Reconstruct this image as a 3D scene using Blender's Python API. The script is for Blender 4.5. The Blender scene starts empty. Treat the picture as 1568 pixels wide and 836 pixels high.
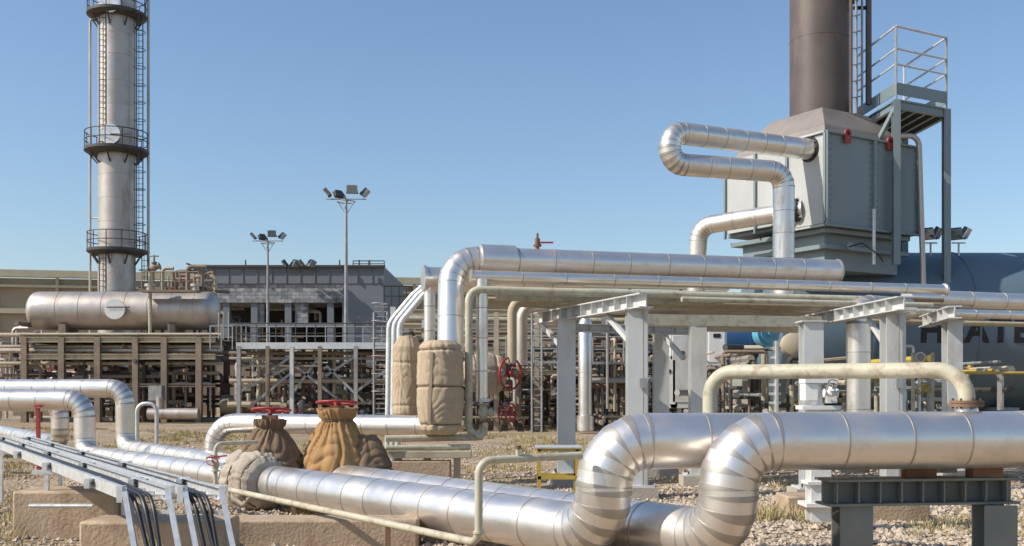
import bpy, bmesh, math, random
from mathutils import Vector, Matrix, noise
random.seed(7)
# ---- survey helper: bearing / elevation / measured distance -> metres -------
F=1600.0; CX=784.0; HY=596.0; H=1.8
def X(px,d): return (px-CX)*d/F
def Z(py,d): return H+(HY-py)*d/F
def S(px,py,d): return Vector((X(px,d),d,Z(py,d)))
V=Vector
# ---------------------------------------------------------------- materials
def M(name,col,rough=.5,metal=0.0,var=.12,scale=2.5,dirt=None,damt=.5,dscale=1.2,dstretch=(1,1,.35),bump=0.0,bscale=30,spec=.5):
    m=bpy.data.materials.new(name); m.use_nodes=True
    nt=m.node_tree; N=nt.nodes; L=nt.links
    bs=N['Principled BSDF']; bs.inputs['Metallic'].default_value=metal
    bs.inputs['Specular IOR Level'].default_value=spec
    tc=N.new('ShaderNodeTexCoord')
    n=N.new('ShaderNodeTexNoise'); n.inputs['Scale'].default_value=scale; n.inputs['Detail'].default_value=6
    L.new(tc.outputs['Object'],n.inputs['Vector'])
    a=N.new('ShaderNodeMath'); a.operation='MULTIPLY_ADD'; L.new(n.outputs['Fac'],a.inputs[0]); a.inputs[1].default_value=4*var; a.inputs[2].default_value=1-2*var
    at=N.new('ShaderNodeAttribute'); at.attribute_name='tone'
    b=N.new('ShaderNodeMath'); b.operation='ADD'; L.new(a.outputs[0],b.inputs[0]); L.new(at.outputs['Fac'],b.inputs[1])
    sc=N.new('ShaderNodeVectorMath'); sc.operation='SCALE'; sc.inputs[0].default_value=col; L.new(b.outputs[0],sc.inputs['Scale'])
    out=sc.outputs[0]
    r=N.new('ShaderNodeMath'); r.operation='MULTIPLY_ADD'; L.new(n.outputs['Fac'],r.inputs[0]); r.inputs[1].default_value=.25; r.inputs[2].default_value=rough-.125
    rout=r.outputs[0]
    if dirt:
        mp=N.new('ShaderNodeMapping'); mp.inputs['Scale'].default_value=dstretch; L.new(tc.outputs['Object'],mp.inputs['Vector'])
        n2=N.new('ShaderNodeTexNoise'); n2.inputs['Scale'].default_value=dscale; n2.inputs['Detail'].default_value=8; n2.inputs['Roughness'].default_value=.7
        L.new(mp.outputs[0],n2.inputs['Vector'])
        cr=N.new('ShaderNodeValToRGB'); cr.color_ramp.elements[0].position=.5; cr.color_ramp.elements[0].color=(0,0,0,1)
        cr.color_ramp.elements[1].position=.72; cr.color_ramp.elements[1].color=(damt,)*3+(1,)
        L.new(n2.outputs['Fac'],cr.inputs[0])
        mx=N.new('ShaderNodeMix'); mx.data_type='RGBA'; L.new(cr.outputs[0],mx.inputs['Factor']); L.new(out,mx.inputs['A']); mx.inputs['B'].default_value=(*dirt,1)
        out=mx.outputs['Result']
        ra=N.new('ShaderNodeMath'); ra.operation='MULTIPLY_ADD'; L.new(cr.outputs[0],ra.inputs[0]); ra.inputs[1].default_value=.25; L.new(rout,ra.inputs[2]); rout=ra.outputs[0]
    L.new(out,bs.inputs['Base Color']); L.new(rout,bs.inputs['Roughness'])
    if bump:
        n3=N.new('ShaderNodeTexNoise'); n3.inputs['Scale'].default_value=bscale; n3.inputs['Detail'].default_value=4
        L.new(tc.outputs['Object'],n3.inputs['Vector'])
        bp=N.new('ShaderNodeBump'); bp.inputs['Strength'].default_value=bump; bp.inputs['Distance'].default_value=.02
        L.new(n3.outputs['Fac'],bp.inputs['Height']); L.new(bp.outputs[0],bs.inputs['Normal'])
    return m
alu=M('aluminium_cladding',(.84,.79,.73),.36,.88,.06,2.2,dirt=(.50,.41,.31),damt=.5,dscale=2.2,dstretch=(1,1,1),bump=.3,bscale=4)
alu2=M('aluminium_dull',(.52,.465,.41),.46,.72,.1,1.2,dirt=(.28,.21,.15),damt=.6,dscale=1,bump=.2,bscale=4)
alud=M('aluminium_seam',(.46,.42,.37),.5,.8,.1)
cream=M('cream_painted_pipe',(.50,.46,.335),.5,.0,.12,4,dirt=(.22,.13,.07),damt=.8,dscale=6,dstretch=(1,1,1))
beige=M('sand_paint',(.45,.38,.27),.6,0,.12,2,dirt=(.2,.12,.07),damt=.6)
galv=M('galvanised_steel',(.66,.67,.66),.42,.45,.14,14,dirt=(.35,.29,.21),damt=.5,dscale=3)
galvd=M('galvanised_weathered',(.34,.34,.33),.55,.3,.2,3,dirt=(.17,.13,.09),damt=.6,dscale=2)
greyp=M('grey_painted_steel',(.57,.575,.55),.5,0,.08,2,dirt=(.28,.21,.14),damt=.5,dscale=2)
whitep=M('white_painted_steel',(.78,.78,.74),.5,0,.06,2,dirt=(.38,.28,.18),damt=.5)
darkg=M('green_grey_steel',(.18,.195,.18),.45,0,.12,2,dirt=(.3,.22,.14),damt=.7)
brown=M('weathered_brown_steel',(.25,.19,.135),.7,0,.2,1.5,dirt=(.1,.06,.04),damt=.7)
rust=M('rust_steel',(.18,.1,.06),.8,0,.3,4)
stackm=M('stack_brown_paint',(.115,.088,.075),.5,.1,.25,1.0,dirt=(.24,.2,.165),damt=.6,dscale=.9,dstretch=(1,1,.25),bump=.2,bscale=2)
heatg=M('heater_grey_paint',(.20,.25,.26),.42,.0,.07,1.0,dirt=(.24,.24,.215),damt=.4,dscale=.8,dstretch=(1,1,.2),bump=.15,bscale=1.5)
heatl=M('heater_grey_sunlit_tint',(.43,.44,.42),.5,.0,.07,1.0,dirt=(.36,.31,.25),damt=.5,dscale=.8,dstretch=(1,1,.2),bump=.15,bscale=1.5)  # heater grey lightened for the sunward side, sunlight put into the colour
heatb=M('heater_vessel_paint',(.105,.155,.19),.4,.0,.07,1.0,dirt=(.19,.19,.175),damt=.4,dscale=.8)
hood=M('hood_weathered',(.26,.225,.195),.55,.2,.12,1,dirt=(.14,.1,.08),damt=.6)
conc=M('concrete_tan',(.44,.325,.215),.85,0,.18,2.5,dirt=(.19,.12,.075),damt=.75,dscale=2.0,dstretch=(1,1,.5),bump=.6,bscale=25)
concg=M('concrete_grey',(.43,.38,.31),.85,0,.15,2.5,bump=.5,bscale=25)
clothb=M('canvas_brown',(.40,.235,.105),.9,0,.1,3,dirt=(.17,.095,.055),damt=.6,dscale=2.0,dstretch=(1,1,1),bump=.1,bscale=150,spec=.12)
clotht=M('canvas_tan',(.46,.36,.245),.9,0,.07,2,dirt=(.33,.24,.15),damt=.6,dscale=2.0,dstretch=(1,1,1),bump=.1,bscale=150,spec=.12)
clothg=M('canvas_grey',(.43,.375,.30),.9,0,.08,2,dirt=(.2,.14,.10),damt=.6,dscale=2.5,dstretch=(1,1,1),bump=.1,bscale=150,spec=.12)
clothd=M('canvas_dark',(.20,.135,.085),.85,0,.15,3,dirt=(.36,.26,.17),damt=.7,dscale=2.4,dstretch=(1,1,1),bump=.1,bscale=150,spec=.2)
strapm=M('strap_dark',(.16,.12,.08),.8)
redp=M('red_paint',(.36,.035,.03),.5,0,.15,6,dirt=(.15,.05,.03),damt=.6,dscale=6)
yelp=M('yellow_paint',(.5,.34,.06),.6,0,.15)
blackp=M('black_rubber',(.02,.02,.022),.5)
darkp=M('dark_steel',(.07,.065,.06),.55,.3,.2)
bluep=M('blue_paint',(.02,.06,.14),.35,0,.1)
lblue=M('light_blue_paint',(.12,.4,.55),.4,0,.1)
glass=M('lamp_glass',(.35,.38,.4),.15,.4,.05)
bwall=M('building_panel_grey',(.17,.185,.2),.6,0,.06,.4,dirt=(.22,.2,.17),damt=.4,dscale=.3)
wcream=M('corrugated_cream',(.55,.47,.32),.65,0,.08,.3,dirt=(.33,.26,.18),damt=.5,dscale=.3)
wbrown=M('shed_wall_tan',(.36,.29,.2),.8,0,.12,.4,dirt=(.2,.14,.1),damt=.5,dscale=.2)
void=M('interior_shade',(.025,.022,.02),.9)  # near-black colour stands in for shade inside openings
letter=M('black_lettering',(.01,.01,.012),.5)
def rubble():
    m=M('rubble_block',(.3,.3,.3),.9)
    nt=m.node_tree;N=nt.nodes;L=nt.links;bs=N['Principled BSDF']
    tc=N.new('ShaderNodeTexCoord'); mp=N.new('ShaderNodeMapping'); mp.inputs['Rotation'].default_value=(math.radians(90),0,0)
    L.new(tc.outputs['Object'],mp.inputs[0])
    br=N.new('ShaderNodeTexBrick'); br.inputs['Scale'].default_value=1.6; br.inputs['Color1'].default_value=(.38,.38,.38,1); br.inputs['Color2'].default_value=(.18,.185,.19,1); br.inputs['Mortar'].default_value=(.10,.10,.10,1)
    br.inputs['Brick Width'].default_value=.9; br.inputs['Row Height'].default_value=.45
    L.new(mp.outputs[0],br.inputs['Vector'])
    n=N.new('ShaderNodeTexNoise'); n.inputs['Scale'].default_value=3; n.inputs['Detail'].default_value=5; L.new(tc.outputs['Object'],n.inputs['Vector'])
    mx=N.new('ShaderNodeMix'); mx.data_type='RGBA'; mx.blend_type='OVERLAY'; mx.inputs['Factor'].default_value=.8
    L.new(br.outputs['Color'],mx.inputs['A']); L.new(n.outputs['Fac'],mx.inputs['B']); L.new(mx.outputs['Result'],bs.inputs['Base Color'])
    return m
rub=rubble()
# ---------------------------------------------------------------- builder
class B:
    def __init__(s,name):
        s.name=name; s.bm=bmesh.new(); s.mats=[]; s.tl=s.bm.faces.layers.float.new('tone')
    def mi(s,m):
        if m not in s.mats: s.mats.append(m)
        return s.mats.index(m)
    def face(s,vs,mi,tone=0):
        try: f=s.bm.faces.new(vs)
        except ValueError: return
        f.material_index=mi; f[s.tl]=tone; f.smooth=True
    def loft(s,st,mat,seg=16,cap=True,tv=0.0,bandmat=None):
        mi=s.mi(mat); bi=s.mi(bandmat) if bandmat else mi
        t0=st[0][1].normalized(); u=t0.orthogonal().normalized()
        rings=[];prev=t0
        for p,t,r,fl in st:
            t=t.normalized(); q=prev.rotation_difference(t); u=(q@u); u=(u-t*u.dot(t)).normalized(); w=t.cross(u); prev=t
            rings.append([s.bm.verts.new(p+(u*math.cos(2*math.pi*k/seg)+w*math.sin(2*math.pi*k/seg))*r) for k in range(seg)])
        tone=random.uniform(-tv,tv)
        for i in range(len(rings)-1):
            fl=st[i+1][3]
            if fl==2: tone=random.uniform(-tv,tv)
            a,b=rings[i],rings[i+1]
            for k in range(seg):
                k2=(k+1)%seg
                s.face([a[k],a[k2],b[k2],b[k]],bi if fl else mi,tone)
        if cap:
            s.face(list(reversed(rings[0])),mi,tone); s.face(rings[-1],mi,tone)
    def tube(s,pts,r,mat,bend=None,gore=5,band=0,bh=.004,bw=.008,seg=16,cap=True,tv=0.0,bandmat=None):
        pts=[V(p) for p in pts]; bend=bend if bend is not None else r*1.8
        Q=[(pts[0],False)]
        for i in range(1,len(pts)-1):
            a,b,c=pts[i-1],pts[i],pts[i+1]; d1=(b-a).normalized(); d2=(c-b).normalized()
            th=d1.angle(d2)
            if th<.02: continue
            t=min(bend*math.tan(th/2),(b-a).length*.49 if i>1 else (b-a).length*.95,(c-b).length*.49 if i<len(pts)-2 else (c-b).length*.95); R=t/math.tan(th/2)
            n=(d2-d1).normalized(); cen=b+n*(R/math.cos(th/2))
            p0=b-d1*t; ax=d1.cross(d2).normalized(); g=max(1,int(round(gore*th/(math.pi/2))))
            for k in range(g+1):
                Q.append((cen+Matrix.Rotation(th*k/g,3,ax)@(p0-cen),True))
        Q.append((pts[-1],False))
        st=[];n=len(Q)
        dirs=[(Q[i+1][0]-Q[i][0]).normalized() for i in range(n-1)]
        st.append((Q[0][0],dirs[0],r,0))
        for i in range(n-1):
            p,q=Q[i][0],Q[i+1][0]; L=(q-p).length; d=dirs[i]
            if band and L>band*1.3:
                k=max(1,int(round(L/band)))
                for j in range(1,k):
                    c=p+d*(L*(j+random.uniform(-.07,.07))/k)
                    st+= [(c-d*bw,d,r,0),(c-d*bw,d,r+bh,1),(c+d*bw,d,r+bh,1),(c+d*bw,d,r,1),(c+d*(bw+.001),d,r,2)]
            if i<n-2:
                d2=dirs[i+1]; bi=(d+d2).normalized()
                if band:
                    L2=(Q[i+2][0]-q).length; w=min(bw,L*.2,L2*.2)
                    st+=[(q-d*w,d,r,0),(q-d*w,d,r+bh,1),(q,bi,r+bh,1),(q+d2*w,d2,r+bh,1),(q+d2*w,d2,r,1),(q+d2*(w+.001),d2,r,2)]
                else: st.append((q,bi,r,0))
        st.append((Q[-1][0],dirs[-1],r,0))
        s.loft(st,mat,seg,cap,tv,bandmat)
    def lathe(s,o,ax,prof,mat,seg=16,cap=True,tv=0):
        o=V(o);ax=V(ax).normalized()
        s.loft([(o+ax*h,ax,r,0) for h,r in prof],mat,seg,cap,tv)
    def cyl(s,a,b,r,mat,seg=8,r2=None):
        a=V(a);b=V(b); d=(b-a); s.loft([(a,d,r,0),(b,d,r if r2 is None else r2,0)],mat,seg,True)
    def prism(s,prof,a,b,mat,side=None,tone=0):
        a=V(a);b=V(b);d=(b-a).normalized(); side=V(side) if side else V((0,0,1)).cross(d)
        if side.length<1e-3: side=V((1,0,0))
        side=(side-d*side.dot(d)).normalized(); up=d.cross(side); mi=s.mi(mat)
        if up.z<-1e-6: up=-up
        va=[s.bm.verts.new(a+side*x+up*y) for x,y in prof]; vb=[s.bm.verts.new(b+side*x+up*y) for x,y in prof]
        n=len(prof); fs=[]
        for k in range(n):
            k2=(k+1)%n; fs.append([va[k],va[k2],vb[k2],vb[k]])
        fs.append(va[::-1]); fs.append(vb)
        for f in fs:
            try: ff=s.bm.faces.new(f); ff.material_index=mi; ff[s.tl]=tone
            except ValueError: pass
    def bar(s,a,b,w,h,mat,side=None,tone=0):
        s.prism([(-w/2,-h/2),(w/2,-h/2),(w/2,h/2),(-w/2,h/2)],a,b,mat,side,tone)
    def ibeam(s,a,b,w,h,mat,side=None,t=.02):
        s.prism([(-w/2,-h/2),(w/2,-h/2),(w/2,-h/2+t),(t/2,-h/2+t),(t/2,h/2-t),(w/2,h/2-t),(w/2,h/2),(-w/2,h/2),(-w/2,h/2-t),(-t/2,h/2-t),(-t/2,-h/2+t),(-w/2,-h/2+t)],a,b,mat,side)
    def chan(s,a,b,w,h,mat,side=None,t=.006,fl=1):
        p=[(0,-h/2),(w*fl,-h/2),(w*fl,-h/2+t),(t*fl,-h/2+t),(t*fl,h/2-t),(w*fl,h/2-t),(w*fl,h/2),(0,h/2)]
        s.prism(p,a,b,mat,side)
    def box(s,c,sz,mat,rot=0,tone=0):
        c=V(c); d=V((math.cos(rot),math.sin(rot),0)); s.bar(c-d*sz[0]/2,c+d*sz[0]/2,sz[1],sz[2],mat,V((-math.sin(rot),math.cos(rot),0)),tone)
    def poly(s,xy,z0,z1,mat,xy2=None):
        xy2=xy2 or xy; mi=s.mi(mat)
        a=[s.bm.verts.new((x,y,z0)) for x,y in xy]; b=[s.bm.verts.new((x,y,z1)) for x,y in xy2]; n=len(a)
        for f in [[a[k],a[(k+1)%n],b[(k+1)%n],b[k]] for k in range(n)]+[a[::-1],b]:
            ff=s.bm.faces.new(f); ff.material_index=mi
    def torus(s,c,ax,R,r,mat,seg=28,ms=8,a0=0,a1=2*math.pi):
        c=V(c);ax=V(ax).normalized();u=ax.orthogonal().normalized() if abs(ax.z)<.9 else V((1,0,0)); w=ax.cross(u); mi=s.mi(mat); rings=[]
        full=abs(a1-a0-2*math.pi)<1e-3
        for k in range(seg if full else seg+1):
            a=a0+(a1-a0)*k/seg; d=u*math.cos(a)+w*math.sin(a)
            rings.append([s.bm.verts.new(c+d*(R+r*math.cos(2*math.pi*j/ms))+ax*r*math.sin(2*math.pi*j/ms)) for j in range(ms)])
        n=len(rings)
        for k in range(n if full else n-1):
            A=rings[k];Bq=rings[(k+1)%n]
            for j in range(ms): s.face([A[j],Bq[j],Bq[(j+1)%ms],A[(j+1)%ms]],mi)
    def wheel(s,c,ax,R,r,mat,sp=5):
        c=V(c);ax=V(ax).normalized(); s.torus(c,ax,R,r,mat); u=ax.orthogonal().normalized(); w=ax.cross(u)
        for k in range(sp):
            a=2*math.pi*k/sp+.3; s.cyl(c-ax*.03,c+(u*math.cos(a)+w*math.sin(a))*R,r*.7,mat,6)
        s.cyl(c-ax*r*3,c+ax*r*2,R*.17,mat,10)
    def rail(s,pts,h,mat,r=.025,sp=1.4,mid=True,toe=False):
        pts=[V(p) for p in pts]
        for a,b in zip(pts,pts[1:]):
            s.cyl(a+V((0,0,h)),b+V((0,0,h)),r,mat,6)
            if mid: s.cyl(a+V((0,0,h*.52)),b+V((0,0,h*.52)),r*.8,mat,6)
            if toe: s.bar(a+V((0,0,.08)),b+V((0,0,.08)),.02,.14,mat)
            n=max(1,int(round((b-a).length/sp)))
            for k in range(n+1):
                p=a.lerp(b,k/n); s.cyl(p,p+V((0,0,h)),r,mat,6)
    def flange(s,c,ax,R,t,mat,bolts=0):
        c=V(c);ax=V(ax).normalized(); s.lathe(c,ax,[(-t,R*.6),(-t,R),(-t*.08,R),(-t*.08,R*.9),(t*.08,R*.9),(t*.08,R),(t,R),(t,R*.6)],mat,20)
        u=ax.orthogonal().normalized();w=ax.cross(u)
        for k in range(bolts):
            a=2*math.pi*k/bolts; p=c+(u*math.cos(a)+w*math.sin(a))*R*.84; s.cyl(p-ax*t*1.7,p+ax*t*1.7,R*.07,darkp,6)
    def valve(s,c,ax,up,sz,mat,wm=redp):
        c=V(c);ax=V(ax).normalized();up=V(up).normalized()
        s.lathe(c,ax,[(-sz,sz*.62),(-sz*.85,sz*.62),(-sz*.8,sz*.35),(-sz*.3,sz*.5),(0,sz*.58),(sz*.3,sz*.5),(sz*.8,sz*.35),(sz*.85,sz*.62),(sz,sz*.62)],mat,14)
        s.lathe(c,up,[(0,sz*.4),(sz*.7,sz*.35),(sz*.75,sz*.5),(sz*.95,sz*.5),(sz*1.0,sz*.2),(sz*1.7,sz*.12),(sz*1.9,sz*.06),(sz*2.2,sz*.06)],mat,12)
        s.wheel(c+up*sz*1.9,up,sz*.75,sz*.06,wm)
    def done(s,sharp=28,bevel=0):
        me=bpy.data.meshes.new(s.name); bmesh.ops.recalc_face_normals(s.bm,faces=s.bm.faces); s.bm.to_mesh(me); s.bm.free()
        for m in s.mats: me.materials.append(m)
        me.polygons.foreach_set('use_smooth',[True]*len(me.polygons)); me.set_sharp_from_angle(angle=math.radians(sharp))
        o=bpy.data.objects.new(s.name,me); bpy.context.scene.collection.objects.link(o)
        if bevel:
            b=o.modifiers.new('bevel','BEVEL'); b.width=bevel; b.segments=2; b.limit_method='ANGLE'; b.angle_limit=math.radians(40)
        return o
def cloth(b,c,prof,mat,amp=.12,seed=0,seg=150,rows=100,ax=None,straps=(),N=9,drape=1.0,slack=1.0,big_=.5):
    """canvas blanket: pleats (round ridge, sharp valley) fanning out from the ties, slack rolls between them"""
    c=V(c); up=V(ax).normalized() if ax else V((0,0,1)); u=V((1,0,0)) if not ax else V((0,0,1)); u=(u-up*u.dot(up)).normalized(); w=up.cross(u)
    mi=b.mi(mat); h0=prof[0][0];h1=prof[-1][0]; rings=[]
    for i in range(rows+1):
        h=h0+(h1-h0)*i/rows
        for (ha,ra,sa),(hb,rb,sb) in zip(prof,prof[1:]):
            if ha<=h<=hb+1e-6: t=(h-ha)/(hb-ha); rx=ra+(rb-ra)*t; ry=sa+(sb-sa)*t; break
        pin=1.0; near=0
        for sh in straps:
            g_=math.exp(-((h-sh)/.025)**2); pin-=.08*g_; near=max(near,math.exp(-((h-sh)/.12)**2))
        ring=[]
        for k in range(seg):
            a=2*math.pi*k/seg; ca,sa_=math.cos(a),math.sin(a)
            big=noise.noise(V((ca*.9,sa_*.9,h*1.2+seed*7.3)))
            wob=noise.noise(V((ca*1.6,sa_*1.6,h*1.8+seed)))
            ph=N*a/2+wob*2.6+seed+h*.7
            pl=abs(math.sin(ph))-.62
            wgt=.45+.9*max(0,noise.noise(V((ca*1.2+3,sa_*1.2,h*1.5+seed*2))))
            p2=abs(math.sin(N*1.9*a/2+wob*4+seed*2))-.6
            sl=abs(math.sin(h*17+wob*5+big*3+a*1.0))-.62
            f=pin*(1+amp*(big*big_+pl*wgt*drape*.9+p2*(.18+near*.35)*drape+sl*.3*slack*(1-near)))
            ring.append(b.bm.verts.new(c+up*(h+amp*.2*big)+u*ca*rx*f+w*sa_*ry*f))
        rings.append(ring)
    for A,Bq in zip(rings,rings[1:]):
        for k in range(seg): b.face([A[k],A[(k+1)%seg],Bq[(k+1)%seg],Bq[k]],mi)
    b.face(rings[0][::-1],mi); b.face(rings[-1],mi)

# ================================================================ GROUND
def lines(lo,hi,f0,f1,st):
    out=[];v=f0
    while v<=f1: out.append(v); v+=st
    s=st;v=f0
    while v>lo: s*=1.35; v-=s; out.insert(0,v)
    s=st;v=out[-1]
    while v<hi: s*=1.35; v+=s; out.append(v)
    return out
xs=lines(-2500,2500,-20,18,.4); ys=lines(-400,3500,4,46,.4)
def gz(x,y):
    k=1.0 if (abs(x)<40 and y<80) else 0
    return k*(.05*noise.noise(V((x*.25,y*.25,0)))+.025*noise.noise(V((x*1.1,y*1.1,5))))-.02
me=bpy.data.meshes.new('ground'); vv=[(x,y,gz(x,y)) for y in ys for x in xs]; nx=len(xs)
ff=[(j*nx+i,j*nx+i+1,(j+1)*nx+i+1,(j+1)*nx+i) for j in range(len(ys)-1) for i in range(nx-1)]
me.from_pydata(vv,[],ff); me.polygons.foreach_set('use_smooth',[True]*len(ff))
g=bpy.data.objects.new('ground',me); bpy.context.scene.collection.objects.link(g)
gm=bpy.data.materials.new('dry_gravel_soil'); gm.use_nodes=True; nt=gm.node_tree;N=nt.nodes;L=nt.links;bs=N['Principled BSDF']; bs.inputs['Roughness'].default_value=.95; bs.inputs['Specular IOR Level'].default_value=.15
tc=N.new('ShaderNodeTexCoord')
def nz(sc,det=8,ro=.6):
    n=N.new('ShaderNodeTexNoise'); n.inputs['Scale'].default_value=sc; n.inputs['Detail'].default_value=det; n.inputs['Roughness'].default_value=ro; L.new(tc.outputs['Object'],n.inputs['Vector']); return n
def ramp(src,a,ca,b_,cb):
    c=N.new('ShaderNodeValToRGB'); c.color_ramp.elements[0].position=a; c.color_ramp.elements[0].color=(*ca,1); c.color_ramp.elements[1].position=b_; c.color_ramp.elements[1].color=(*cb,1); L.new(src,c.inputs[0]); return c
n1=nz(.35); c1=ramp(n1.outputs['Fac'],.35,(.36,.27,.18),.65,(.49,.39,.28))
vo=N.new('ShaderNodeTexVoronoi'); vo.inputs['Scale'].default_value=18; L.new(tc.outputs['Object'],vo.inputs['Vector'])
c2=ramp(vo.outputs['Color'],.1,(.42,.39,.37),.9,(1.4,1.37,1.35))
mx=N.new('ShaderNodeMix'); mx.data_type='RGBA'; mx.blend_type='MULTIPLY'; mx.inputs['Factor'].default_value=.8; L.new(c1.outputs[0],mx.inputs['A']); L.new(c2.outputs[0],mx.inputs['B'])
n2=nz(.22,6,.65); c3=ramp(n2.outputs['Fac'],.5,(0,0,0),.62,(.7,.7,.7))
mx2=N.new('ShaderNodeMix'); mx2.data_type='RGBA'; L.new(c3.outputs[0],mx2.inputs['Factor']); L.new(mx.outputs['Result'],mx2.inputs['A'])
n4=nz(9,5,.7); c4=ramp(n4.outputs['Fac'],.3,(.16,.125,.055),.7,(.40,.32,.17)); L.new(c4.outputs[0],mx2.inputs['B'])
L.new(mx2.outputs['Result'],bs.inputs['Base Color'])
bp=N.new('ShaderNodeBump'); bp.inputs['Strength'].default_value=1; bp.inputs['Distance'].default_value=.04
ad=N.new('ShaderNodeMath'); ad.operation='SUBTRACT'; n5=nz(12); L.new(n5.outputs['Fac'],ad.inputs[0]); L.new(vo.outputs['Distance'],ad.inputs[1]); L.new(ad.outputs[0],bp.inputs['Height']); L.new(bp.outputs[0],bs.inputs['Normal'])
me.materials.append(gm)
stone=M('gravel_stone',(.45,.37,.28),.9,0,.45,6)
vv=[];ff=[]
for i in range(22000):
    d=random.uniform(9.5,34)
    if random.random()<.5: d=random.uniform(10,19)
    px=random.uniform(640,1620) if random.random()<.75 else random.uniform(-60,700)
    x=X(px,d); r=random.uniform(.014,.055)*(1 if random.random()<.95 else 1.7); z=gz(x,d)+r*.25; k=len(vv)
    a=random.random()*6
    for dx,dy,dz in ((1,0,0),(0,1,0),(-1,0,0),(0,-1,0),(.1,.1,.8),(0,0,-.6)):
        s_=r*random.uniform(.65,1.2); vv.append((x+(dx*math.cos(a)-dy*math.sin(a))*s_,d+(dx*math.sin(a)+dy*math.cos(a))*s_,z+dz*s_))
    ff+=[(k,k+1,k+4),(k+1,k+2,k+4),(k+2,k+3,k+4),(k+3,k,k+4),(k+1,k,k+5),(k+2,k+1,k+5),(k+3,k+2,k+5),(k,k+3,k+5)]
me=bpy.data.meshes.new('gravel'); me.from_pydata(vv,[],ff); me.materials.append(stone)
o=bpy.data.objects.new('gravel',me); bpy.context.scene.collection.objects.link(o)
grassm=M('dry_grass_blades',(.46,.375,.19),.9,0,.3,3,dirt=(.19,.19,.08),damt=.9,dscale=.8,dstretch=(1,1,1),spec=.1)
vv=[];ff=[]
def tuft(x,y,n,h,sp):
    z=gz(x,y)
    for _ in range(n):
        a=random.random()*6.28; rr=random.random()*sp; bx=x+rr*math.cos(a);by=y+rr*math.sin(a); le=random.uniform(.15,.7)*h; hh=h*random.uniform(.5,1.1); a2=random.random()*6.28; w=.004+.003*random.random()+y*.00025
        k=len(vv); vv.extend([(bx-w*math.cos(a2),by-w*math.sin(a2),z-.01),(bx+w*math.cos(a2),by+w*math.sin(a2),z-.01),(bx+le*math.cos(a),by+le*math.sin(a),z+hh)]); ff.append((k,k+1,k+2))
cnt=0
while cnt<2300:
    d=random.uniform(13,48); px=random.uniform(-50,1600); x=X(px,d)
    if noise.noise(V((x*.22,d*.22,3)))<(.02 if px<900 else .25): continue
    tuft(x,d,random.randint(14,24),random.uniform(.05,.16),random.uniform(.08,.25)); cnt+=1
for px,d,n in ((1190,14.5,140),(1175,14.9,110),(1210,14.2,90),(490,15.2,60),(10,11,110),(5,12.5,110),(-5,10,110),(700,19,60),(640,20,60)):
    for _ in range(5): tuft(X(px,d)+random.uniform(-.35,.35),d+random.uniform(-.3,.3),n//4,.24,.2)
me=bpy.data.meshes.new('dry_grass'); me.from_pydata(vv,[],ff); me.materials.append(grassm)
o=bpy.data.objects.new('dry_grass',me); bpy.context.scene.collection.objects.link(o)

# ================================================================ FOREGROUND PIPES
R0=.275
def lineP(x0,y0,sl,y): return (x0-sl*(y-y0),y,.38)
b=B('insulated_pipeline')
b.tube([(13,11.26,1.31),(2.03,9.8,1.31),(2.03,9.8,.38),lineP(2.03,9.8,.753,16.4)],R0,alu,bend=.43,gore=5,band=.62,seg=64,tv=.035,bandmat=alud)
b.tube([lineP(2.03,9.8,.753,16.2),(-9.18,24.8,.38),(-9.18,24.8,1.82),(-26,25.6,1.82)],.22,alu,bend=.36,gore=5,band=.62,seg=40,tv=.04,bandmat=alud); b.done(20)
b=B('insulated_pipeline')
b.tube([(13,11.86,1.29),(.90,10.25,1.29),(.90,10.25,.38),lineP(.9,10.25,.827,16.1)],R0,alu,bend=.43,gore=5,band=.62,seg=64,tv=.035,bandmat=alud)
b.tube([lineP(.9,10.25,.827,16.0),(-9.16,22.4,.38),(-9.16,22.4,1.57),(-26,23.0,1.57)],.22,alu,bend=.36,gore=5,band=.62,seg=40,tv=.04,bandmat=alud); b.done(20)
b=B('insulated_pipeline')
b.tube([(-22,42,.38),(X(92,27),27,.38),(X(92,27),27,1.45),(-26,27.4,1.45)],.22,alu,bend=.4,gore=5,band=.7,seg=32,tv=.05,bandmat=alud); b.done(20)
b=B('small_bore_pipe')
b.tube([(.66,9.95,1.17),(X(733,9.5),9.5,1.15),(X(733,9.5),9.5,.40),(X(330,15),15,.40),(X(150,23.8),21.8,.42),(X(60,30),30,.42)],.037,cream,bend=.13,gore=8,seg=16)
b.cyl((X(793,9.65),9.66,1.15),(X(793,9.65),9.66,1.25),.02,cream,10); b.cyl((X(793,9.65),9.66,1.25),(X(793,9.65),9.66,1.28),.03,rust,8)
b.flange((X(733,9.5),9.5,.5),(0,0,1),.052,.01,cream)
p=V((X(330,15),15,.4)); b.tube([p,p+V((0,0,.62)),p+V((.5,.4,.62))],.03,cream,bend=.1,seg=12); b.valve(p+V((0,0,.32)),(0,0,1),(0,-1,.4),.1,cream)
b.bar(p+V((-.12,-.05,.42)),p+V((.18,-.05,.45)),.03,.02,redp)
for t in (.25,.6):   # small rod supports
    q=V((X(733,9.5),9.5,.40)).lerp(p,t); b.bar((q.x,q.y,-.05),(q.x,q.y,.37),.05,.05,rust,(1,0,0))
b.done(35)
b=B('insulated_branch_pipe')
b.tube([(-5.85,20.5,.45),(-5.85,20.5,1.14),(-1.15,18.75,1.14)],.19,alu,bend=.5,gore=6,band=.6,seg=36,tv=.04,bandmat=alud)
b.done(20)
b=B('blanket_wrapped_valve')
c=V((X(388,16.0),16.0,.40)); dr=V((-.6,.8,0))
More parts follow.
